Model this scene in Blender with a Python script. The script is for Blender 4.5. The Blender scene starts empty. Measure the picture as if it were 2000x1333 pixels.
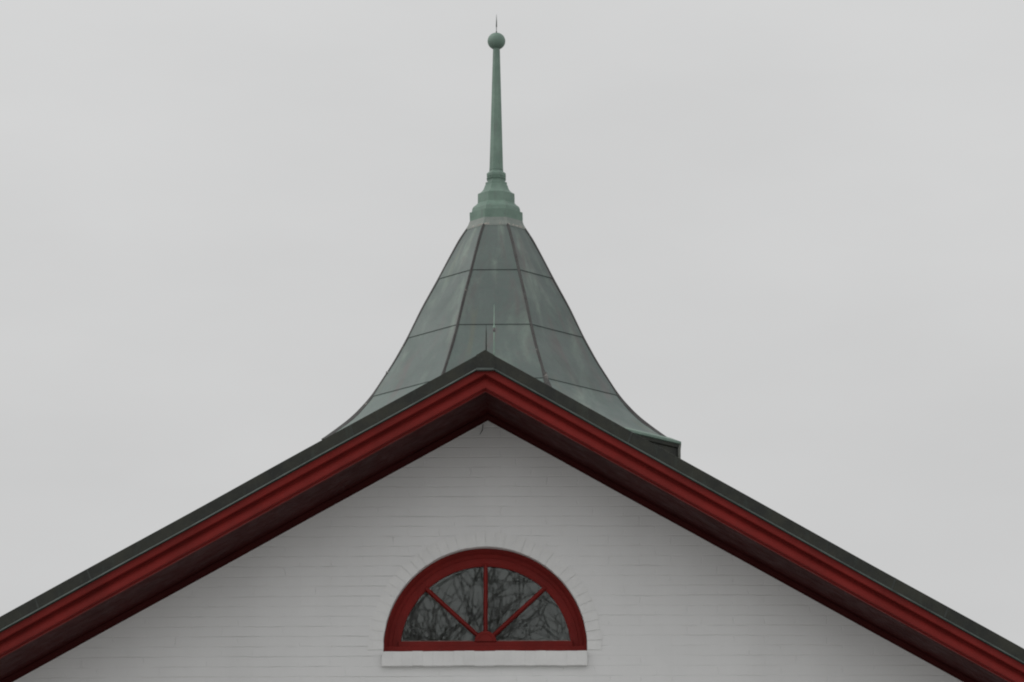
import bpy, bmesh, math, random
from mathutils import Vector, Matrix, noise
R = math.radians
S = bpy.context.scene
COL = S.collection

# ------------------------------------------------------------------ camera
cam_d = bpy.data.cameras.new('camera'); cam = bpy.data.objects.new('camera', cam_d); COL.objects.link(cam)
cam_d.sensor_width = 36; cam_d.lens = 150; cam_d.clip_end = 2000
cam.location = (0.70, -30, 1.6)
yaw, pitch = R(0.97), R(15.0)
cam.rotation_euler = (R(90) + pitch, 0, yaw)
S.camera = cam

# ------------------------------------------------------------------ overcast sky
SUN_EL, SUN_AZ = R(48), R(-98)      # azimuth from +y towards +x : the brightest cloud is on the left
W = bpy.data.worlds.new('World'); S.world = W; W.use_nodes = True
n = W.node_tree.nodes; l = W.node_tree.links; n.clear()
out = n.new('ShaderNodeOutputWorld'); bg = n.new('ShaderNodeBackground'); l.new(bg.outputs[0], out.inputs[0])
sky = n.new('ShaderNodeTexSky'); sky.sky_type = 'NISHITA'; sky.sun_disc = False
sky.sun_elevation = SUN_EL; sky.sun_rotation = SUN_AZ; sky.air_density = 1; sky.dust_density = 4
hs = n.new('ShaderNodeHueSaturation'); hs.inputs['Saturation'].default_value = 0.15; l.new(sky.outputs[0], hs.inputs['Color'])
tc = n.new('ShaderNodeTexCoord'); sep = n.new('ShaderNodeSeparateXYZ'); l.new(tc.outputs['Generated'], sep.inputs[0])
ramp = n.new('ShaderNodeValToRGB'); e = ramp.color_ramp.elements
e[0].position = 0.0; e[0].color = (5.85, 5.9, 5.95, 1)
e[1].position = 1.0; e[1].color = (5.9, 5.95, 6.0, 1)
m1 = ramp.color_ramp.elements.new(0.24); m1.color = (6.20, 6.22, 6.22, 1)
m2 = ramp.color_ramp.elements.new(0.34); m2.color = (6.75, 6.78, 6.78, 1)
l.new(sep.outputs['Z'], ramp.inputs[0])
mp = n.new('ShaderNodeMapping'); mp.inputs['Scale'].default_value = (6, 6, 16); l.new(tc.outputs['Generated'], mp.inputs[0])
nz = n.new('ShaderNodeTexNoise'); nz.inputs['Scale'].default_value = 1.3; nz.inputs['Detail'].default_value = 5
nz.inputs['Roughness'].default_value = 0.5; l.new(mp.outputs[0], nz.inputs['Vector'])
mr = n.new('ShaderNodeMapRange'); mr.inputs[1].default_value = .3; mr.inputs[2].default_value = .7
mr.inputs[3].default_value = 0.955; mr.inputs[4].default_value = 1.03; l.new(nz.outputs[0], mr.inputs[0])
south = n.new('ShaderNodeMapRange'); south.interpolation_type = 'SMOOTHSTEP'      # the cloud is thinner (brighter) behind the viewer
south.inputs[1].default_value = .5; south.inputs[2].default_value = -.8; south.inputs[3].default_value = 1.0; south.inputs[4].default_value = 1.32
l.new(sep.outputs['Y'], south.inputs[0])
mm = n.new('ShaderNodeMath'); mm.operation = 'MULTIPLY'; l.new(mr.outputs[0], mm.inputs[0]); l.new(south.outputs[0], mm.inputs[1])
mul = n.new('ShaderNodeVectorMath'); mul.operation = 'SCALE'; l.new(ramp.outputs[0], mul.inputs[0]); l.new(mm.outputs[0], mul.inputs['Scale'])
mixs = n.new('ShaderNodeMix'); mixs.data_type = 'RGBA'; mixs.inputs['Factor'].default_value = 0.04
l.new(mul.outputs[0], mixs.inputs['A']); l.new(hs.outputs[0], mixs.inputs['B'])
l.new(mixs.outputs['Result'], bg.inputs[0]); bg.inputs[1].default_value = 0.1

sd = bpy.data.lights.new('sun', 'SUN'); sun = bpy.data.objects.new('sun', sd); COL.objects.link(sun)
sd.energy = 0.75; sd.angle = R(40); sd.color = (1, .985, .96)
sdir = Vector((math.cos(SUN_EL) * math.sin(SUN_AZ), math.cos(SUN_EL) * math.cos(SUN_AZ), math.sin(SUN_EL)))
sun.rotation_euler = sdir.to_track_quat('Z', 'Y').to_euler(); sun.location = sdir * 60

S.view_settings.view_transform = 'Standard'; S.view_settings.look = 'None'
S.view_settings.exposure = 0; S.view_settings.gamma = 1
S.cycles.filter_width = 2.0
S.cycles.max_bounces = 8

# ------------------------------------------------------------------ node helpers
class M:
    def __init__(s, name, rough=.6, spec=.5, metallic=0):
        s.m = bpy.data.materials.new(name); s.m.use_nodes = True
        s.n = s.m.node_tree.nodes; s.l = s.m.node_tree.links
        s.b = s.n['Principled BSDF']; s.b.inputs['Roughness'].default_value = rough
        s.b.inputs['Specular IOR Level'].default_value = spec; s.b.inputs['Metallic'].default_value = metallic
        s.h = None
    def node(s, t, **k):
        x = s.n.new(t)
        for a, b in k.items(): setattr(x, a, b)
        return x
    def link(s, a, b): s.l.new(a, b)
    def coord(s, kind='Object', scale=(1, 1, 1), loc=(0, 0, 0)):
        t = s.node('ShaderNodeTexCoord'); m = s.node('ShaderNodeMapping')
        m.inputs['Scale'].default_value = scale; m.inputs['Location'].default_value = loc
        s.link(t.outputs[kind], m.inputs[0]); return m.outputs[0]
    def noise(s, vec, scale, detail=4, rough=.5, dist=0):
        t = s.node('ShaderNodeTexNoise'); t.inputs['Scale'].default_value = scale; t.inputs['Detail'].default_value = detail
        t.inputs['Roughness'].default_value = rough; t.inputs['Distortion'].default_value = dist
        s.link(vec, t.inputs['Vector']); return t.outputs[0]
    def math(s, op, a, b=None, c=None, clamp=False):
        t = s.node('ShaderNodeMath', operation=op); t.use_clamp = clamp
        for i, v in enumerate((a, b, c)):
            if v is None: continue
            if isinstance(v, (int, float)): t.inputs[i].default_value = v
            else: s.link(v, t.inputs[i])
        return t.outputs[0]
    def rng(s, v, a, b, c=0, d=1, smooth=False):
        t = s.node('ShaderNodeMapRange')
        if smooth: t.interpolation_type = 'SMOOTHSTEP'
        for i, x in enumerate((a, b, c, d)): t.inputs[i + 1].default_value = x
        s.link(v, t.inputs[0]); return t.outputs[0]
    def mix(s, f, a, b, mode='MIX'):
        t = s.node('ShaderNodeMix', data_type='RGBA', blend_type=mode)
        if isinstance(f, (int, float)): t.inputs['Factor'].default_value = f
        else: s.link(f, t.inputs['Factor'])
        for k, v in (('A', a), ('B', b)):
            if isinstance(v, tuple): t.inputs[k].default_value = (*v, 1)
            else: s.link(v, t.inputs[k])
        return t.outputs['Result']
    def color(s, c):
        if isinstance(c, tuple): s.b.inputs['Base Color'].default_value = (*c, 1)
        else: s.link(c, s.b.inputs['Base Color'])
    def bump(s, h, dist=.01, strength=1, normal=None):
        t = s.node('ShaderNodeBump'); t.inputs['Distance'].default_value = dist; t.inputs['Strength'].default_value = strength
        s.link(h, t.inputs['Height'])
        if normal: s.link(normal, t.inputs['Normal'])
        s.link(t.outputs[0], s.b.inputs['Normal']); return t.outputs[0]

COURSE, PHASE = 0.0731, 7.165
def mat_brick():
    """white paint over brickwork: faint wavy bed joints, hardly any perpends"""
    m = M('white_painted_brick', .62, .35)
    t = m.node('ShaderNodeTexCoord'); sp = m.node('ShaderNodeSeparateXYZ'); m.link(t.outputs['Object'], sp.inputs[0])
    wob = m.noise(m.coord(scale=(1.4, 1, 9)), 1.6, 3)
    wob2 = m.noise(m.coord(scale=(7, 1, 9)), 2.2, 3)
    hx = m.math('ADD', sp.outputs['X'], sp.outputs['Y'])
    z = m.math('ADD', sp.outputs['Z'], m.math('MULTIPLY', m.math('SUBTRACT', wob, .5), .012))
    z = m.math('ADD', z, m.math('MULTIPLY', m.math('SUBTRACT', wob2, .5), .008))
    zz = m.math('DIVIDE', m.math('SUBTRACT', z, PHASE), COURSE)
    d = m.math('ABSOLUTE', m.math('SUBTRACT', m.math('FRACT', m.math('ADD', zz, .5)), .5))   # 0 at the joint
    groove = m.rng(d, .008, .066, 1, 0, True)
    amp = m.rng(m.noise(m.coord(scale=(2.2, 2.2, 14)), 1.0, 4, .6), .34, .66, .15, .95)
    amp = m.math('MULTIPLY', amp, m.rng(m.noise(m.coord(scale=(.5, .5, .5)), 1.3, 2), .35, .65, .45, 1.15))
    g1 = m.math('MULTIPLY', groove, amp)
    cmb = m.node('ShaderNodeCombineXYZ'); xw = m.math('ADD', hx, m.math('MULTIPLY', m.math('SUBTRACT', wob2, .5), .03))
    m.link(xw, cmb.inputs[0]); m.link(m.math('SUBTRACT', z, PHASE - 98 * COURSE), cmb.inputs[1])
    br = m.node('ShaderNodeTexBrick'); br.offset = .5
    for k, v in (('Scale', 1), ('Mortar Size', .006), ('Mortar Smooth', 1.0), ('Brick Width', .222), ('Row Height', COURSE), ('Bias', 0)):
        br.inputs[k].default_value = v
    br.inputs['Color1'].default_value = (0, 0, 0, 1); br.inputs['Color2'].default_value = (1, 1, 1, 1); br.inputs['Mortar'].default_value = (.5, .5, .5, 1)
    m.link(cmb.outputs[0], br.inputs['Vector'])
    vamp = m.rng(m.noise(m.coord(scale=(3, 3, 10)), 1.7, 2), .46, .70, 0, .9)
    g2 = m.math('MULTIPLY', br.outputs['Fac'], vamp)
    tone = m.math('MULTIPLY', m.math('SUBTRACT', br.outputs['Color'], .5), .12)
    fine = m.math('MULTIPLY', m.noise(m.coord(), 90, 3, .6), .10)
    mid = m.math('MULTIPLY', m.noise(m.coord(), 14, 3, .5), .35)
    h = m.math('SUBTRACT', m.math('ADD', m.math('ADD', fine, mid), tone), m.math('MAXIMUM', g1, g2))
    m.bump(h, .0035, 1)
    dirt = m.rng(m.noise(m.coord(scale=(1.5, 1.5, .6)), 1.4, 5, .6), .35, .75)
    c = m.mix(dirt, (.80, .80, .795), (.745, .745, .74))
    c = m.mix(m.math('MULTIPLY', g1, .08), c, (.42, .40, .37))
    speck = m.rng(m.noise(m.coord(), 38, 2, .5), .73, .80, 0, .35)
    c = m.mix(speck, c, (.45, .43, .40))
    m.color(c); return m.m

def mat_white():
    m = M('white_paint_rough', .6, .35)
    h = m.math('ADD', m.noise(m.coord(), 22, 4, .6), m.math('MULTIPLY', m.noise(m.coord(), 120, 2), .25))
    m.bump(h, .003, 1)
    d = m.rng(m.noise(m.coord(), 5, 5, .65), .4, .75)
    m.color(m.mix(d, (.80, .80, .79), (.72, .72, .71))); return m.m

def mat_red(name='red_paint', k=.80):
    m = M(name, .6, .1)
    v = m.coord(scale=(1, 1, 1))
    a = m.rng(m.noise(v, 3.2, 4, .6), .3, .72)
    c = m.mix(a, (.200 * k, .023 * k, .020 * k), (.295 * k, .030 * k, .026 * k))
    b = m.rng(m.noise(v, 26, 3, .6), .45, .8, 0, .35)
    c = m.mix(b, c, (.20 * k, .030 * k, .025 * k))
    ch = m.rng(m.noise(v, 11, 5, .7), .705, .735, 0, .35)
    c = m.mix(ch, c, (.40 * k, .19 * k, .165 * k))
    m.color(c); m.bump(m.math('ADD', m.noise(v, 40, 4), m.noise(m.coord(scale=(2, 2, 2)), 5, 3)), .003, .7)
    m.link(m.rng(m.noise(v, 8, 3), .3, .7, .5, .7), m.b.inputs['Roughness'])
    return m.m

def mat_dark_edge():
    m = M('dark_weathered_copper', .6, .3)
    a = m.rng(m.noise(m.coord(), 5.5, 6, .7), .38, .62)
    c = m.mix(a, (.022, .024, .021), (.037, .038, .028))
    b = m.rng(m.noise(m.coord(scale=(9, 2, 2)), 2.6, 4, .6), .55, .8, 0, .7)
    c = m.mix(b, c, (.045, .058, .048))
    b = m.rng(m.noise(m.coord(), 55, 2), .62, .75, 0, .4)
    c = m.mix(b, c, (.06, .07, .06))
    m.color(c); m.bump(m.noise(m.coord(), 9, 4), .01, .5); return m.m

def mat_lip():
    m = M('pale_copper_lip', .5, .5)
    a = m.rng(m.noise(m.coord(), 6, 5, .6), .35, .68)
    m.color(m.mix(a, (.045, .060, .053), (.095, .118, .108))); return m.m

def mat_spire():
    """weathered sheet copper: grey-green, with brown and pale streaks down each sheet (uv: u across the facet, v down it)"""
    m = M('weathered_sheet_copper', .46, .5)
    o = m.coord('UV', scale=(1.7, .6, 1)); o2 = m.coord('UV', scale=(3.6, .9, 1), loc=(3, 1, 0)); ob = m.coord()
    base = m.mix(m.rng(m.noise(ob, 1.6, 4, .55), .32, .7), (.086, .117, .106), (.120, .155, .140))
    pale = m.rng(m.noise(o, 1.4, 4, .6, .6), .46, .74, 0, .70, True)
    c = m.mix(pale, base, (.225, .285, .235))
    brown = m.rng(m.noise(o2, 1.0, 5, .6, .4), .50, .72, 0, .65, True)
    c = m.mix(brown, c, (.125, .108, .104))
    ol = m.rng(m.noise(m.coord('UV', scale=(4, .7, 1), loc=(9, 4, 0)), 1.2, 4, .6, .3), .58, .75, 0, .45, True)
    c = m.mix(ol, c, (.145, .152, .105))
    blot = m.noise(ob, 23, 4, .7)
    c = m.mix(m.rng(blot, .4, .65, 0, .30), c, (.115, .112, .115))
    c = m.mix(m.rng(m.noise(ob, 60, 3, .6), .6, .75, 0, .22), c, (.20, .23, .215))
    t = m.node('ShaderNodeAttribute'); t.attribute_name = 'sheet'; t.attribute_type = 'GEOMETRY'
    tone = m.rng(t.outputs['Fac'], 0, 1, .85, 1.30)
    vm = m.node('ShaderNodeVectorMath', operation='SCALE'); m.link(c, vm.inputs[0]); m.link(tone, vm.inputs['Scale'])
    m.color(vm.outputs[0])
    m.link(m.rng(m.noise(ob, 5, 4), .3, .7, .38, .58), m.b.inputs['Roughness'])
    h = m.math('ADD', m.math('MULTIPLY', m.noise(ob, 3.2, 3), 1.0), m.math('MULTIPLY', m.noise(ob, 30, 3), .06))
    m.bump(h, .03, .55); return m.m

def mat_hip():
    m = M('brown_lead_hip_roll', .6, .4)
    a = m.rng(m.noise(m.coord(), 9, 4, .6), .35, .65)
    c = m.mix(a, (.040, .034, .033), (.062, .062, .058))
    b = m.rng(m.noise(m.coord(), 21, 3, .6), .66, .72, 0, .8)
    c = m.mix(b, c, (.26, .24, .21))
    m.color(c); m.bump(m.noise(m.coord(), 40, 3), .006, .7); return m.m

def mat_seam():
    m = M('dark_solder_seam', .6, .3); m.color((.080, .094, .089)); return m.m

def mat_verdigris(name='green_verdigris', pale=0):
    m = M(name, .52, .4)
    a = m.rng(m.noise(m.coord(), 9, 5, .6), .3, .7)
    if pale: c = m.mix(a, (.18, .215, .195), (.25, .27, .245))
    else: c = m.mix(a, (.142, .218, .176), (.198, .286, .233))
    b = m.rng(m.noise(m.coord(scale=(14, 14, 3)), 2.2, 4, .6), .52, .78, 0, .6)
    c = m.mix(b, c, (.165, .185, .175) if not pale else (.32, .31, .28))
    b = m.rng(m.noise(m.coord(), 45, 3, .6), .60, .75, 0, .35)
    c = m.mix(b, c, (.10, .12, .105) if not pale else (.19, .16, .13))
    m.color(c); m.bump(m.noise(m.coord(), 14, 4), .008, .5); return m.m

def mat_glass():
    m = M('old_window_glass')
    m.n.remove(m.b); o = m.n['Material Output']
    g = m.node('ShaderNodeBsdfGlossy'); g.inputs['Roughness'].default_value = .011; g.inputs['Color'].default_value = (.95, .98, .97, 1)
    t = m.node('ShaderNodeBsdfTransparent'); t.inputs['Color'].default_value = (.80, .84, .82, 1)
    f = m.node('ShaderNodeFresnel'); f.inputs['IOR'].default_value = 1.62
    bp = m.node('ShaderNodeBump'); bp.inputs['Distance'].default_value = .0005; bp.inputs['Strength'].default_value = 1
    m.link(m.noise(m.coord(), 2.6, 0, .4), bp.inputs['Height'])
    m.link(bp.outputs[0], g.inputs['Normal'])
    x = m.node('ShaderNodeMixShader'); m.link(f.outputs[0], x.inputs[0]); m.link(t.outputs[0], x.inputs[1]); m.link(g.outputs[0], x.inputs[2])
    df = m.node('ShaderNodeBsdfDiffuse'); df.inputs['Color'].default_value = (.5, .5, .47, 1)
    x2 = m.node('ShaderNodeMixShader'); m.link(x.outputs[0], x2.inputs[1]); m.link(df.outputs[0], x2.inputs[2])
    m.link(m.rng(m.noise(m.coord(), 6, 5, .7), .3, .75, .012, .05), x2.inputs[0])       # thin dust film
    m.link(x2.outputs[0], o.inputs[0]); return m.m

def mat_plain(name, c, rough=.8, sc=4, var=.3):
    m = M(name, rough, .3)
    a = m.rng(m.noise(m.coord(), sc, 5, .6), .3, .7)
    m.color(m.mix(a, tuple(v * (1 - var) for v in c), tuple(v * (1 + var) for v in c))); return m.m

BRICK, WHITE, RED, EDGE, LIP = mat_brick(), mat_white(), mat_red(), mat_dark_edge(), mat_lip()
SOFFIT = mat_red('shade_dimmed_soffit_red', .17)  # the trim red, darkened so its colour carries the shade under the eaves
SHEET, HIP, SEAM, GREEN, PALE = mat_spire(), mat_hip(), mat_seam(), mat_verdigris(), mat_verdigris('pale_flashing', 1)
JOINT = mat_plain('joint_copper', (.045, .050, .045), .6, 20); PUTTY = mat_plain('weathered_putty', (.30, .17, .15), .8, 30, .4); SHEEN = mat_plain('corner_sheen', (.17, .175, .155), .6, 14)
GLASS = mat_glass(); DARK = mat_plain('attic_boards', (.05, .045, .04)); BARK = mat_plain('bark', (.045, .038, .032), .9, 6)
GRASS = mat_plain('concrete_forecourt', (.30, .30, .29), .95, .6, .15); IRON = mat_plain('dark_iron', (.025, .03, .026), .6, 20)
RODM = mat_plain('rod_green', (.26, .37, .30), .5, 12, .2)

# ------------------------------------------------------------------ object helpers
def empty(name, loc, label, cat, group=None):
    o = bpy.data.objects.new(name, None); COL.objects.link(o); o.location = loc
    o['label'] = label; o['category'] = cat
    if group: o['group'] = group
    return o
def obj(name, bm, mats, parent=None, smooth=False, recalc=True, world_space=True):
    me = bpy.data.meshes.new(name)
    if recalc: bmesh.ops.recalc_face_normals(bm, faces=bm.faces[:])
    bm.to_mesh(me); bm.free()
    for m in (mats if isinstance(mats, (list, tuple)) else [mats]): me.materials.append(m)
    if smooth:
        for p in me.polygons: p.use_smooth = True
    o = bpy.data.objects.new(name, me); COL.objects.link(o)
    if parent:
        o.parent = parent
        w = Vector((0, 0, 0)); p = parent
        while p: w += p.location; p = p.parent
        if world_space: me.transform(Matrix.Translation(-w))
    return o
def box(bm, x0, x1, y0, y1, z0, z1, mi=0, bev=0, jit=0, rnd=None):
    v = [bm.verts.new((x, y, z)) for x in (x0, x1) for y in (y0, y1) for z in (z0, z1)]
    if jit:
        for q in v: q.co += Vector([rnd.uniform(-jit, jit) for _ in range(3)])
    fs = [bm.faces.new([v[i] for i in q]) for q in ((0, 1, 3, 2), (4, 6, 7, 5), (0, 4, 5, 1), (2, 3, 7, 6), (0, 2, 6, 4), (1, 5, 7, 3))]
    for f in fs: f.material_index = mi
    if bev:
        es = {e for f in fs for e in f.edges}
        bmesh.ops.bevel(bm, geom=list(es), offset=bev, segments=2, affect='EDGES', profile=.6)
    return v
def loft(bm, rings, closed=True, cap=False, mi=0):
    """rings: lists of points, equal length"""
    vs = [[bm.verts.new(p) for p in r] for r in rings]
    m = len(vs[0])
    for a, b in zip(vs, vs[1:]):
        for i in range(m if closed else m - 1):
            j = (i + 1) % m
            f = bm.faces.new((a[i], a[j], b[j], b[i])); f.material_index = mi
    if cap:
        for r in (vs[0], vs[-1]):
            f = bm.faces.new(r); f.material_index = mi
    return vs
def tube(bm, pts, radii, seg=8, cap=True):
    rings = []
    for i, p in enumerate(pts):
        p = Vector(p); a = Vector(pts[max(i - 1, 0)]); b = Vector(pts[min(i + 1, len(pts) - 1)])
        d = (b - a).normalized(); s = d.orthogonal().normalized() if abs(d.z) < .99 else Vector((1, 0, 0))
        s = (s - d * s.dot(d)).normalized(); t = d.cross(s)
        rings.append([p + (s * math.cos(k * math.tau / seg) + t * math.sin(k * math.tau / seg)) * radii[i] for k in range(seg)])
    loft(bm, rings, True, cap)

# ------------------------------------------------------------------ ground
bm = bmesh.new(); N = 24; L = 800
g = [[bm.verts.new((-L + 2 * L * i / N, -L + 2 * L * j / N, 0)) for j in range(N + 1)] for i in range(N + 1)]
for i in range(N):
    for j in range(N): bm.faces.new((g[i][j], g[i + 1][j], g[i + 1][j + 1], g[i][j + 1]))
o = obj('ground', bm, GRASS); o['kind'] = 'structure'

# ------------------------------------------------------------------ gabled building
AX = 0.016                         # ridge x
SL, SR = .5635, .5765              # roof pitch each side at the verge
WL, WR = .5628, .5700              # pitch where the soffit meets the wall
HALF = 5.4                         # eaves
WH = 4.95                          # half width of the walls
BACK = 7.5
APEX = 9.358                       # top of the copper verge edge at y=-.80
WAPEX = 9.043                      # visible apex of the brick wall
house = empty('gabled_building', (0, 0, 0), 'white painted brick gable end with dark red rake trim and a red fan window', 'building')

def slope(y, right):
    t = min(1, max(0, -y / .8))
    return (WR + (SR - WR) * t) if right else (WL + (SL - WL) * t)
def rake(bm, prof, right, x1=HALF, x0=0.0, closed=True, mi=0, nseg=1, wav=0):
    """sweep a (y, dz) outline down one rake; the apex end is cut plumb on the ridge line"""
    s = 1 if right else -1
    rings = []
    for k in range(nseg + 1):
        x = x0 + (x1 - x0) * k / nseg
        w = wav * (noise.noise(Vector((x * 1.3 * s, 3.1, prof[0][1]))) if wav else 0)
        rings.append([(AX + s * x, y, dz - slope(y, right) * x + w) for y, dz in prof])
    loft(bm, rings, closed, closed, mi)

# front wall with the round-headed opening
OX, OZ, OR, OB = 0.0, 7.381, .73, 7.341
def wall_top(x):
    d = x - AX
    return WAPEX + .10 - (WR * d if d > 0 else -WL * d)
bm = bmesh.new()
angs = [math.pi * k / 48 for k in range(49)]
arc = [(OX - OR * math.cos(a), OZ + OR * math.sin(a)) for a in angs]
def colq(xa, xb, za0, za1, zb0, zb1, y=0):
    f = bm.faces.new([bm.verts.new(p) for p in ((xa, y, za0), (xb, y, zb0), (xb, y, zb1), (xa, y, za1))])
def span(xa, xb, k):
    for i in range(k):
        a = xa + (xb - xa) * i / k; b = xa + (xb - xa) * (i + 1) / k
        colq(a, b, 0, wall_top(a), 0, wall_top(b))
span(-WH, OX - OR, 10); span(OX + OR, WH, 10)
for (xa, za), (xb, zb) in zip(arc, arc[1:]):
    colq(xa, xb, za, wall_top(xa), zb, wall_top(xb))
    colq(xa, xb, 0, OB, 0, OB)
# reveal (brick thickness)
rev = [(OX - OR, OB)] + arc + [(OX + OR, OB)]
loft(bm, [[(x, 0, z) for x, z in rev], [(x, .28, z) for x, z in rev]], True)
bmesh.ops.remove_doubles(bm, verts=bm.verts[:], dist=1e-5)
# side and rear walls
zl, zr = wall_top(-WH), wall_top(WH)
for q in (((-WH, 0, 0), (-WH, BACK, 0), (-WH, BACK, zl), (-WH, 0, zl)), ((WH, 0, 0), (WH, BACK, 0), (WH, BACK, zr), (WH, 0, zr)),
          ((-WH, BACK, 0), (WH, BACK, 0), (WH, BACK, zr), (AX, BACK, WAPEX + .1), (-WH, BACK, zl))):
    bm.faces.new([bm.verts.new(p) for p in q])
bmesh.ops.remove_doubles(bm, verts=bm.verts[:], dist=1e-5)
wall = obj('wall', bm, BRICK, house)

# arch of rowlock bricks round the head, just proud of the wall
rnd = random.Random(4)
bm = bmesh.new(); nb = 36; A0, A1 = -.035, math.pi + .035
for k in range(nb):
    a = A0 + (A1 - A0) * k / nb + rnd.uniform(-.002, .002); b = A0 + (A1 - A0) * (k + 1) / nb - .0035 + rnd.uniform(-.002, .002)
    r0 = OR - .001 + rnd.uniform(-.0015, .003); r1 = OR + .107 + rnd.uniform(-.006, .006); y0 = -.0042 + rnd.uniform(-.002, .002)
    pts = [(r0, a), (r1, a), (r1, b), (r0, b)]
    fr = [bm.verts.new((OX + r * math.cos(t), y0, OZ + r * math.sin(t))) for r, t in pts]
    bk = [bm.verts.new((OX + r * math.cos(t), .05, OZ + r * math.sin(t))) for r, t in pts]
    fs = [bm.faces.new(fr), bm.faces.new(bk[::-1])] + [bm.faces.new((fr[i], bk[i], bk[(i + 1) % 4], fr[(i + 1) % 4])) for i in range(4)]
    bmesh.ops.bevel(bm, geom=list({e for f in fs for e in f.edges}), offset=.0030, segments=2, affect='EDGES')
obj('brick_arch', bm, WHITE, house)

# sill of rowlock bricks under the window, standing out from the wall
bm = bmesh.new(); k = 20; xs = -.737
wd = 1.466 / k
for i in range(k):
    dy = rnd.uniform(-.0025, .0025); dz = rnd.uniform(-.0022, .0022)
    box(bm, xs + i * wd + .0003, xs + (i + 1) * wd - .0003, -.042 + dy * .4, .05, 7.236 + dz, 7.3415 + dz * .8, bev=.0022, jit=.0009, rnd=rnd)
box(bm, xs + .004, xs + 1.462, -.0405, .055, 7.2395, 7.3385)
obj('window_sill', bm, WHITE, house)

# ------------------------------------------------------------------ fan window
def arcpts(r, a0=0, a1=math.pi, k=56): return [(r, a0 + (a1 - a0) * i / k) for i in range(k + 1)]
bm = bmesh.new()
# outer casing: moulded profile (radius, y), stilted legs run down to the sill
prof = [(OR - .0005, .20), (OR - .0005, .066), (OR - .004, .064), (OR - .014, .068), (OR - .026, .084), (OR - .036, .104), (OR - .048, .112), (OR - .058, .118), (OR - .062, .126), (OR - .062, .20)]
rings = [[(OX + r, y, OB) for r, y in prof]] + \
        [[(OX + r * math.cos(a), y, OZ + r * math.sin(a)) for r, y in prof] for _, a in arcpts(1)] + \
        [[(OX - r, y, OB) for r, y in prof]]
loft(bm, rings, True, True)
q_ = [(.068, OB + .0005), (.066, OB + .004), (.066, OB + .050), (.070, OB + .056), (.19, OB + .056), (.19, OB + .0005)]
loft(bm, [[(x, y, z) for y, z in q_] for x in (-.7283, 0, .7283)], True, True)     # bottom member of the casing
win = obj('window', bm, RED, house, False)
# sash
bm = bmesh.new()
RI = .612
prof = [(.672, .19), (.672, .126), (.668, .122), (.634, .120), (.624, .124), (RI, .130), (RI, .19)]
rings = [[(OX + r, y, OB + .032) for r, y in prof]] + \
        [[(OX + r * math.cos(a), y, OZ + r * math.sin(a)) for r, y in prof] for _, a in arcpts(1)] + \
        [[(OX - r, y, OB + .032) for r, y in prof]]
loft(bm, rings, True, True)
ZB = 7.440
rng = [[(-.6225, .096, OB + .03), (-.6225, .100, ZB - .006), (-.6225, .106, ZB), (-.6225, .120, ZB + .002), (-.6225, .18, ZB + .002), (-.6225, .18, OB + .03)]]
rng.append([(-x, y, z) for x, y, z in rng[0]])
loft(bm, rng, True, True)
obj('sash', bm, RED, win)
# hub
bm = bmesh.new()
def disc(r, y): return [(OX + r * math.cos(math.pi * i / 20), y, ZB - .004 + r * math.sin(math.pi * i / 20)) for i in range(21)]
loft(bm, [disc(.079, .17), disc(.079, .100), disc(.073, .092), disc(.062, .090), disc(.05, .095)], True, True)
obj('hub', bm, RED, win)
# glazing bars
for ang in (43.0, 90.0, 137.2):
    bm = bmesh.new(); a = R(ang); d = Vector((math.cos(a), 0, math.sin(a))); s = Vector((-math.sin(a), 0, math.cos(a)))
    c = Vector((OX, 0, ZB - .006))
    # distance to the sash ring
    oc = Vector((OX, 0, OZ)) - c; bq = d.dot(oc); t1 = bq + math.sqrt(bq * bq - oc.length_squared + (RI + .008) ** 2)
    cs = [(-.0155, .155), (-.0155, .124), (-.009, .112), (-.006, .107), (.006, .107), (.009, .112), (.0155, .124), (.0155, .155)]
    loft(bm, [[c + d * t + s * q + Vector((0, y, 0)) for q, y in cs] for t in (.070, .3, t1)], True, True)
    obj('glazing_bar', bm, RED, win)
# glass, one thin sheet per light, each lying at a slightly different angle
bm = bmesh.new()
cuts = [0, R(43), R(90), R(137.2), math.pi]
for i in range(4):
    a0, a1 = cuts[i], cuts[i + 1]; tx, tz = rnd.uniform(-.0022, .0022), rnd.uniform(-.0022, .0022)
    pts = [(OX, ZB - .004)]
    for j in range(17):
        a = a0 + (a1 - a0) * j / 16; d = Vector((math.cos(a), math.sin(a))); oc = Vector((0, OZ - ZB + .004)); bq = d.dot(oc)
        t = bq + math.sqrt(bq * bq - oc.length_squared + (RI + .012) ** 2); pts.append((OX + d.x * t, ZB - .004 + d.y * t))
    for th in (0, .004):
        f = bm.faces.new([bm.verts.new((x, .142 + th + tx * x + tz * (z - 7.7), z)) for x, z in pts])
obj('glass', bm, GLASS, win, recalc=False)
# putty runs along the bottom rail
for x0, x1 in ((-.60, -.09), (.09, .60)):
    bm = bmesh.new()
    pts = [(x0 + (x1 - x0) * i / 24, .120, ZB + .003 + .0015 * noise.noise(Vector((x0 * 9 + i, 0, 0)))) for i in range(25)]
    tube(bm, pts, [.0032 + .0030 * abs(noise.noise(Vector((i * 1.7, x0 * 7, 2)))) for i in range(25)], 6)
    obj('putty', bm, PUTTY, win)

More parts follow.
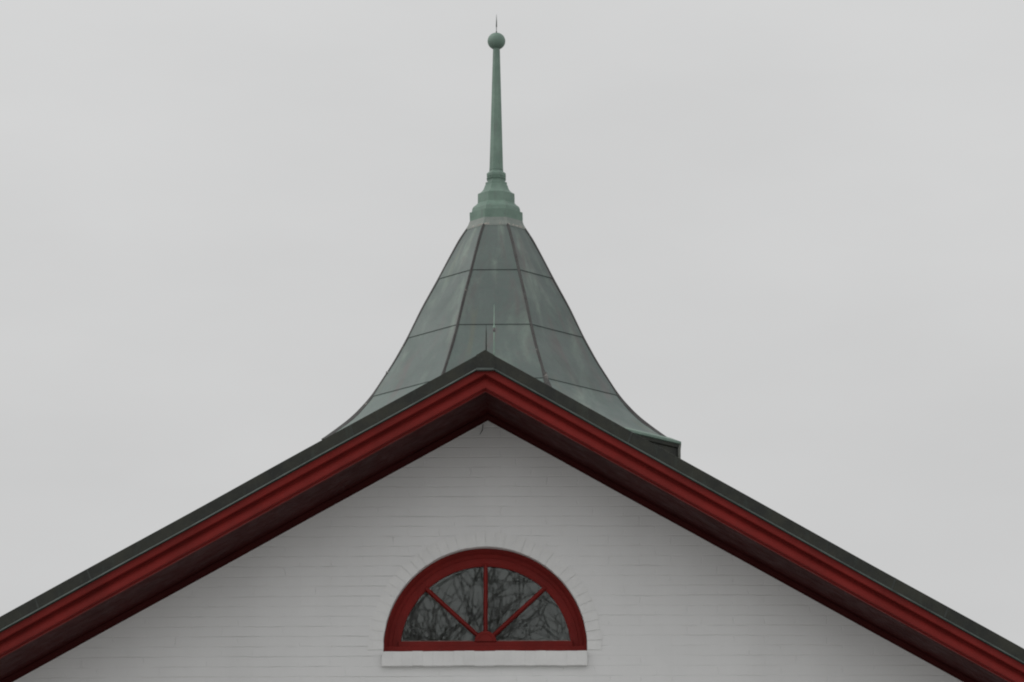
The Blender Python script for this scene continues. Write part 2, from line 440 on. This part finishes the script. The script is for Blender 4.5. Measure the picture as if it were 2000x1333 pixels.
# ------------------------------------------------------------------ roof, verge and rake trim
for right in (False, True):
    s = 1 if right else -1
    bm = bmesh.new()                # roof slab (hidden above the verge)
    a = slope(-.8, right)
    rings = []
    for x in (0, HALF + .15):
        z = APEX - .004 - a * x
        rings.append([(AX + s * x, -.785, z), (AX + s * x, BACK + .4, z), (AX + s * x, BACK + .4, z - .11), (AX + s * x, -.785, z - .11)])
    loft(bm, rings, True, True)
    obj('roof_slope', bm, EDGE, house)
    # dark copper verge edge with its kicked-out lip
    bm = bmesh.new()
    body = [(-.790, 0), (-.800, -.003), (-.800, -.101), (-.770, -.101), (-.770, 0)]
    UP = lambda p: [(y, APEX + z) for y, z in p]
    rake(bm, UP(body), right, HALF + .15, .055, mi=0, nseg=44, wav=.0035)
    lip = [(-.8005, -.0965), (-.8110, -.1085), (-.8090, -.1115), (-.786, -.1030), (-.786, -.0972)]
    rake(bm, UP(lip), right, HALF + .15, .055, mi=1, nseg=44, wav=.0035)
    ve = obj('verge_edging', bm, [EDGE, LIP], house)
    x = 2.86 if right else 2.78
    for xx in (x - 1.83, x, x + .36, x + 2.2):   # lapped joints in the sheet
        if xx < .2: continue
        z = APEX - a * xx
        v = [(AX + s * xx, -.8012, z - .004), (AX + s * (xx + .010), -.8012, z - .004 - a * .010), (AX + s * (xx + .010 - .03), -.8012, z - .100 - a * -.02), (AX + s * (xx - .03), -.8012, z - .100 + a * .03)]
        back = [(p[0], -.7985, p[2]) for p in v]
        bm = bmesh.new(); loft(bm, [v, back], True, True)
        obj('sheet_joint', bm, JOINT, ve)
    # red rake boards
    bm = bmesh.new()
    crown = [(-.700, -.106), (-.784, -.106), (-.784, -.130), (-.788, -.158), (-.786, -.169), (-.770, -.173), (-.745, -.175), (-.700, -.175)]
    rake(bm, UP(crown), right, nseg=30, wav=.0012)
    fascia = [(-.700, -.1755), (-.738, -.1755), (-.739, -.184), (-.748, -.196), (-.758, -.212), (-.768, -.232), (-.771, -.245), (-.771, -.262), (-.767, -.266), (-.735, -.267), (-.735, -.280), (-.700, -.280)]
    rake(bm, UP(fascia), right, nseg=30, wav=.0012)
    obj('rake_board', bm, RED, house)
    # soffit boards
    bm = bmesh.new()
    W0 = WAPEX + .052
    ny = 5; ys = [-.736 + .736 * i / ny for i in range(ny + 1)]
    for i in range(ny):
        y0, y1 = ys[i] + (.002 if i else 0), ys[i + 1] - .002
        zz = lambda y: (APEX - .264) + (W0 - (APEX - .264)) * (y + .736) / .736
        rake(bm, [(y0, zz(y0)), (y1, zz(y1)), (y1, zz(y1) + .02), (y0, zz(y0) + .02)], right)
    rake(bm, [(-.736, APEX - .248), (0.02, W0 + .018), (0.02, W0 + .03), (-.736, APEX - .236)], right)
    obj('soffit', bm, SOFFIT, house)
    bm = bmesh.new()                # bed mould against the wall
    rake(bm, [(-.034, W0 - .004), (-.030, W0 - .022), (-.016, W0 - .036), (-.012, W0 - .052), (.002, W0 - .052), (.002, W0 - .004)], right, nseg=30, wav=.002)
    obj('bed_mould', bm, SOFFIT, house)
# copper cap piece folded over the apex
bm = bmesh.new(); c = .064
top = [(AX - c, APEX + .001 - SL * c), (AX, APEX + .003), (AX + c, APEX + .001 - SR * c), (AX + c, APEX - .106 - SR * c), (AX - c, APEX - .106 - SL * c)]
loft(bm, [[(x, -.8035, z) for x, z in top], [(x, -.77, z) for x, z in top]], True, True, 0)
zb = APEX - .106 - SL * c
box(bm, AX - c, AX + c, -.8155, -.77, zb - .007, zb + .012, mi=1, bev=.002)
obj('apex_cap', bm, [EDGE, LIP], house)
bm = bmesh.new()                    # plain attic floor keeps the inside dark
box(bm, -4.9, 4.9, .3, BACK - .05, 6.2, 6.3)
obj('attic_floor', bm, DARK, house)

# bent wire hook just under the peak
bm = bmesh.new()
tube(bm, [(-.016, .01, 9.018), (-.018, -.014, 9.012), (-.020, -.020, 8.985), (-.024, -.018, 8.965), (-.034, -.018, 8.948), (-.040, -.020, 8.935)], [.0016, .0018, .0022, .0032, .0024, .0015], 6)
hk = obj('wall_hook', bm, IRON); hk['label'] = 'small bent dark wire hook on the white wall just below the gable peak'; hk['category'] = 'hook'

# ------------------------------------------------------------------ cupola with bell-cast octagonal spire
SX, SY = .008, 3.3
cup = empty('cupola', (SX, SY, 8.2), 'weathered grey green copper octagonal spire with a tall finial rising behind the gable', 'cupola')
VA = [R(22.5 + 45 * k) for k in range(8)]       # vertex directions measured from the front (-y) towards +x
def oct_pt(rad, z, a): return Vector((SX + rad * math.sin(a), SY - rad * math.cos(a), z))
def ring(rad, z): return [oct_pt(rad, z, a) for a in VA]
PROFILE = [(11.470, .243), (11.4456, .2561), (11.3603, .3150), (11.18, .410), (10.9941, .5045), (10.7342, .6440), (10.4744, .7660), (10.2627, .8800), (10.0416, 1.018),
           (9.9615, 1.068), (9.87, 1.142), (9.7803, 1.2224), (9.72, 1.290), (9.6744, 1.348), (9.62, 1.412), (9.5763, 1.474)]
def rad_at(z):
    for (za, ra), (zb_, rb) in zip(PROFILE, PROFILE[1:]):
        if zb_ <= z <= za: return ra + (rb - ra) * (za - z) / (za - zb_)
    return PROFILE[0][1] if z > PROFILE[0][0] else PROFILE[-1][1]
def smooth_rad(z):
    h = min(.05, max(0, z - 9.5763), max(0, 11.47 - z))
    return -.005 + sum(rad_at(z + d * h) for d in (-1, -.5, 0, .5, 1)) / 5
rows = [11.470, 10.994, 10.474, 9.9615, 9.5763]
bm = bmesh.new(); uvl = bm.loops.layers.uv.new('UVMap'); shl = bm.faces.layers.float.new('sheet')
rnd = random.Random(11)
for f_ in range(8):
    a0, a1 = VA[f_ - 1], VA[f_]
    for r_ in range(4):
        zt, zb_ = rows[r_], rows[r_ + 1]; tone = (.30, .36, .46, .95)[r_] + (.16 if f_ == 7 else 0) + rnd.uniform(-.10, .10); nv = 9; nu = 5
        grid = []
        for j in range(nv + 1):
            t = j / nv; z = zt + (zb_ - zt) * t; rr = smooth_rad(z) - .004 * (1 - t) + .002
            pa, pb = oct_pt(rr, z, a0), oct_pt(rr, z, a1); row = []
            nrm = (oct_pt(1, z, (a0 + a1) / 2 if f_ else R(0)) - Vector((SX, SY, z))).normalized()
            for i in range(nu + 1):
                u = i / nu; p = pa.lerp(pb, u)
                p += nrm * .006 * noise.noise(Vector((p.x * 2.3, p.y * 2.3, p.z * 1.9))) * math.sin(math.pi * u) * math.sin(math.pi * t)
                row.append((bm.verts.new(p), u, t))
            grid.append(row)
        for j in range(nv):
            for i in range(nu):
                q = (grid[j][i], grid[j][i + 1], grid[j + 1][i + 1], grid[j + 1][i])
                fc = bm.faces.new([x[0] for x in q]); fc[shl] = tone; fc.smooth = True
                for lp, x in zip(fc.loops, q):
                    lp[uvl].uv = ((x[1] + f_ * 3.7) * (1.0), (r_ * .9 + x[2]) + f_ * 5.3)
        # lapped lower edge of the sheet
    # nothing under the eaves: closed by the soffit ring below
roof = obj('spire_roof', bm, SHEET, cup)
# cross seams
for zt in rows[1:4]:
    bm = bmesh.new(); r0 = smooth_rad(zt) + .0015
    loft(bm, [ring(r0 - .004, zt + .0028), ring(r0 + .0015, zt + .0018), ring(r0 + .0030, zt - .0005), ring(r0 - .003, zt - .0022)], True)
    obj('cross_seam', bm, SEAM, roof)
# hip caps: a folded lead strip with a rounded ridge and irregular wings dressed onto both facets
for k, a in enumerate(VA):
    bm = bmesh.new(); rings = []; n_ = 96
    for i in range(n_ + 1):
        zc = 11.455 + (9.5755 - 11.455) * i / n_
        t = max(0, min(1, (10.05 - zc) / .35)); r0 = smooth_rad(zc)
        c0 = oct_pt(r0, zc, a); out = (c0 - Vector((SX, SY, zc))).normalized()
        ea = (oct_pt(r0, zc, a - R(45)) - c0).normalized(); eb = (oct_pt(r0, zc, a + R(45)) - c0).normalized()
        na = (out + ea * .38).normalized(); nb_ = (out + eb * .38).normalized()
        wa = .012 + .040 * t * (1 + .45 * noise.noise(Vector((zc * 9, k * 3.1, 0)))) ; wb = .012 + .040 * t * (1 + .45 * noise.noise(Vector((zc * 9, k * 3.1, 8))))
        h = .008 + .008 * t
        rings.append([c0 - out * .004 + ea * wa - na * .004, c0 + ea * wa + na * .003, c0 + ea * .005 + out * (h * .75), c0 + out * h, c0 + eb * .005 + out * (h * .75), c0 + eb * wb + nb_ * .003, c0 - out * .004 + eb * wb - nb_ * .004])
    loft(bm, rings, True, True)
    obj('hip_cap', bm, HIP, roof)
# stub of lead on one hip and a bright clip on another
bm = bmesh.new(); p = oct_pt(smooth_rad(9.975) + .01, 9.975, VA[0]); tube(bm, [p + Vector((0, 0, .03)), p, p - Vector((-.012, 0, .045))], [.010, .017, .012], 7)
obj('lead_patch', bm, mat_plain('pale_lead', (.20, .19, .18), .6, 20), roof)
bm = bmesh.new(); p = oct_pt(smooth_rad(10.175) + .002, 10.175, VA[6]); box(bm, p.x - .012, p.x + .012, p.y - .01, p.y + .01, p.z - .006, p.z + .006, bev=.002)
obj('clip', bm, mat_plain('bright_lead', (.45, .45, .44), .5, 20), roof)
# closing underside and drum
bm = bmesh.new()
loft(bm, [ring(1.470, 9.5740), ring(1.30, 9.545), ring(1.28, 9.30)], True)
obj('eaves_soffit', bm, EDGE, cup)
bm = bmesh.new(); loft(bm, [ring(1.28, 9.31), ring(1.28, 8.2)], True); obj('drum', bm, WHITE, cup)
# boxed gutter along the right-hand half of the eaves
def half(rad, z): return [oct_pt(rad, z, a) for a in (R(10), VA[0], VA[1], VA[2], VA[3])]
def half2(rad, z):
    p = half(rad, z); q0 = oct_pt(rad, z, -VA[0]); p[0] = p[1].lerp(q0, .35); return p
bm = bmesh.new()
loft(bm, [half2(1.504, 9.5735), half2(1.560, 9.548), half2(1.5925, 9.534), half2(1.5935, 9.516), half2(1.580, 9.510)], False)
o = obj('gutter_rim', bm, GREEN, cup, recalc=True)
bm = bmesh.new()
loft(bm, [half2(1.582, 9.511), half2(1.580, 9.485), half2(1.566, 9.478), half2(1.572, 9.05), half2(1.30, 9.05)], False)
obj('gutter_box', bm, EDGE, cup)
for a in (VA[1], VA[2]):  # added pale strips: their colour stands in for sheen on the side face
    bm = bmesh.new()
    p0, p1 = oct_pt(1.574, 9.509, a), oct_pt(1.574, 9.06, a)
    tube(bm, [p0, p1], [.013, .013], 6)
    obj('corner_sheen_strip', bm, SHEEN, cup)

# finial
PF = [(11.4300, .262), (11.4463, .2575), (11.4774, .2406), (11.5080, .2300)]
bm = bmesh.new()
rings = []
for z, r in PF + [(11.508, .20)]: rings.append(ring(r + .002, z))
loft(bm, rings, True)
fl = obj('flashing', bm, PALE, cup)
bm = bmesh.new(); rr_ = [[], [], []]       # ragged solder bead along the lower edge of the flashing
for k in range(320):
    a = VA[0] + math.tau * k / 320; am = VA[0] + (int(k / 40) + .5) * R(45)
    q = 1 / math.cos(a - am) * math.cos(R(22.5))
    w = noise.noise(Vector((k * .33, 0, 5))) ; w2 = abs(noise.noise(Vector((k * .21, 7, 5))))
    th = .0025 + .009 * w2; ht = .006 + .012 * max(0, w)
    rr_[0].append(oct_pt((.2600) * q + .0015, 11.436 - .004 * w2, a))
    rr_[1].append(oct_pt((.2560) * q + th, 11.444 + ht * .3, a))
    rr_[2].append(oct_pt((.2500) * q + .0005, 11.450 + ht, a))
loft(bm, rr_, True)
obj('solder', bm, mat_plain('pale_solder', (.40, .37, .33), .7, 30, .45), fl)

fin_base = [(.2300, 11.5085), (.2328, 11.5809), (.2150, 11.5861), (.2132, 11.590), (.2089, 11.616), (.2035, 11.627), (.1950, 11.637), (.1820, 11.6475), (.1690, 11.6600), (.1625, 11.6686),
            (.1617, 11.670), (.1611, 11.7481), (.1500, 11.7545), (.1360, 11.7630), (.1194, 11.7796), (.1100, 11.7950), (.1045, 11.8100), (.1009, 11.8243), (.0950, 11.8300),
            (.0940, 11.8535), (.0770, 11.8600), (.0745, 11.8700), (.0760, 11.8790), (.0812, 11.8857), (.0850, 11.8930), (.0780, 11.9010), (.0830, 11.9078), (.0842, 11.9280), (.0800, 11.9350), (.0640, 11.9480), (.0600, 11.9600)]
bm = bmesh.new(); loft(bm, [ring(r, z) for r, z in fin_base], True, True)
fin = obj('finial', bm, GREEN, cup)
bm = bmesh.new(); loft(bm, [ring(.0585, 11.960), ring(.0585, 11.964), ring(.0615, 11.9645), ring(.0605, 11.972), ring(.0590, 12.0), ring(.0305, 13.006), ring(.028, 13.02)], True, True)
obj('shaft', bm, GREEN, fin)
bm = bmesh.new(); bmesh.ops.create_uvsphere(bm, u_segments=40, v_segments=24, radius=.0735, matrix=Matrix.Translation((SX, SY, 13.0811)) @ Matrix.Diagonal((1, 1, .97, 1)))
obj('ball', bm, GREEN, fin, True)
bm = bmesh.new(); tube(bm, [(SX, SY, 13.15), (SX, SY, 13.168), (SX, SY, 13.169), (SX, SY, 13.205), (SX, SY, 13.206), (SX + .0005, SY, 13.25), (SX, SY, 13.315)], [.0055, .005, .0028, .0028, .0052, .0042, .0008], 8)
obj('needle', bm, mat_plain('needle_metal', (.09, .11, .10), .5, 20), fin, True)

# ------------------------------------------------------------------ lightning rods on the ridge
def rod(name, x, y, z0, z1, zc, r, mat, label, cmat):
    e_ = empty(name, (x, y, z0), label, 'lightning rod')
    bm = bmesh.new(); tube(bm, [(x, y, z0 - .002), (x, y, z0 + (z1 - z0) * .8), (x, y, z1)], [r, r * .8, .0012], 8); obj('rod', bm, mat, e_, True)
    bm = bmesh.new(); tube(bm, [(x, y, z0 - .03), (x, y, z0 + .01), (x, y, z0 + .03)], [.03, .016, r], 10); obj('foot', bm, IRON, e_, True)
    if zc:
        bm = bmesh.new(); tube(bm, [(x, y, zc - .022), (x, y, zc - .016), (x, y, zc + .004), (x, y, zc + .010)], [.005, .0095, .0095, .005], 10); obj('coupling', bm, cmat, e_, True)
        bm = bmesh.new(); tube(bm, [(x, y, zc + .009), (x, y, zc + .016), (x, y, zc + .026)], [.008, .009, .005], 10); obj('collar', bm, RODM, e_, True)
    return e_
rod('lightning_rod', .033, 1.35, 9.36, 10.292, 10.095, .0062, RODM, 'taller pale green lightning rod with a coupling in front of the spire', mat_plain('coupling', (.16, .14, .14), .5))
rod('lightning_rod', .0145, -.45, 9.35, 9.640, None, .0052, mat_plain('dark_rod', (.035, .045, .036), .5, 20), 'short thin dark lightning rod standing right on the gable peak', IRON)

# ------------------------------------------------------------------ bare tree across the yard (seen only as the reflection in the window)
rnd = random.Random(23)
tr = empty('bare_tree', (-4.4, -46, 0), 'bare leafless tree standing opposite the gable, seen as dark branches reflected in the fan window', 'tree')
bt, bl = bmesh.new(), bmesh.new()
def limb(bmx, p, d, ln, r, depth):
    r = max(r, .010)
    pts = [p.copy()]; rad = [r]; q = p.copy(); d = d.copy(); k = 5
    for i in range(k):
        d = (d + Vector([rnd.uniform(-.2, .2) for _ in range(3)]) + Vector((0, 0, .03))).normalized()
        q = q + d * ln / k; pts.append(q.copy()); rad.append(r * (1 - .5 * (i + 1) / k))
    tube(bmx, pts, rad, 8 if depth < 2 else (5 if depth < 5 else 3), depth < 2)
    if depth >= 7: return
    nchild = (3, 4, 4, 4, 4, 3, 3)[depth]
    for c in range(nchild):
        i = rnd.choice((2, 3, 4, 5, 5)) if depth else rnd.choice((4, 5, 5))
        ax = d.orthogonal().normalized(); ax.rotate(Matrix.Rotation(rnd.uniform(0, math.tau), 3, d))
        nd = d.copy(); nd.rotate(Matrix.Rotation(R(rnd.uniform(22, 60)), 3, ax))
        limb(bl, pts[i], nd, ln * rnd.uniform(.58, .78), rad[i] * rnd.uniform(.6, .82), depth + 1)
limb(bt, Vector((-4.4, -46, -.1)), Vector((.08, 0, 1)), 8.0, .36, 0)
obj('trunk', bt, BARK, tr); obj('crown', bl, BARK, tr, recalc=False)
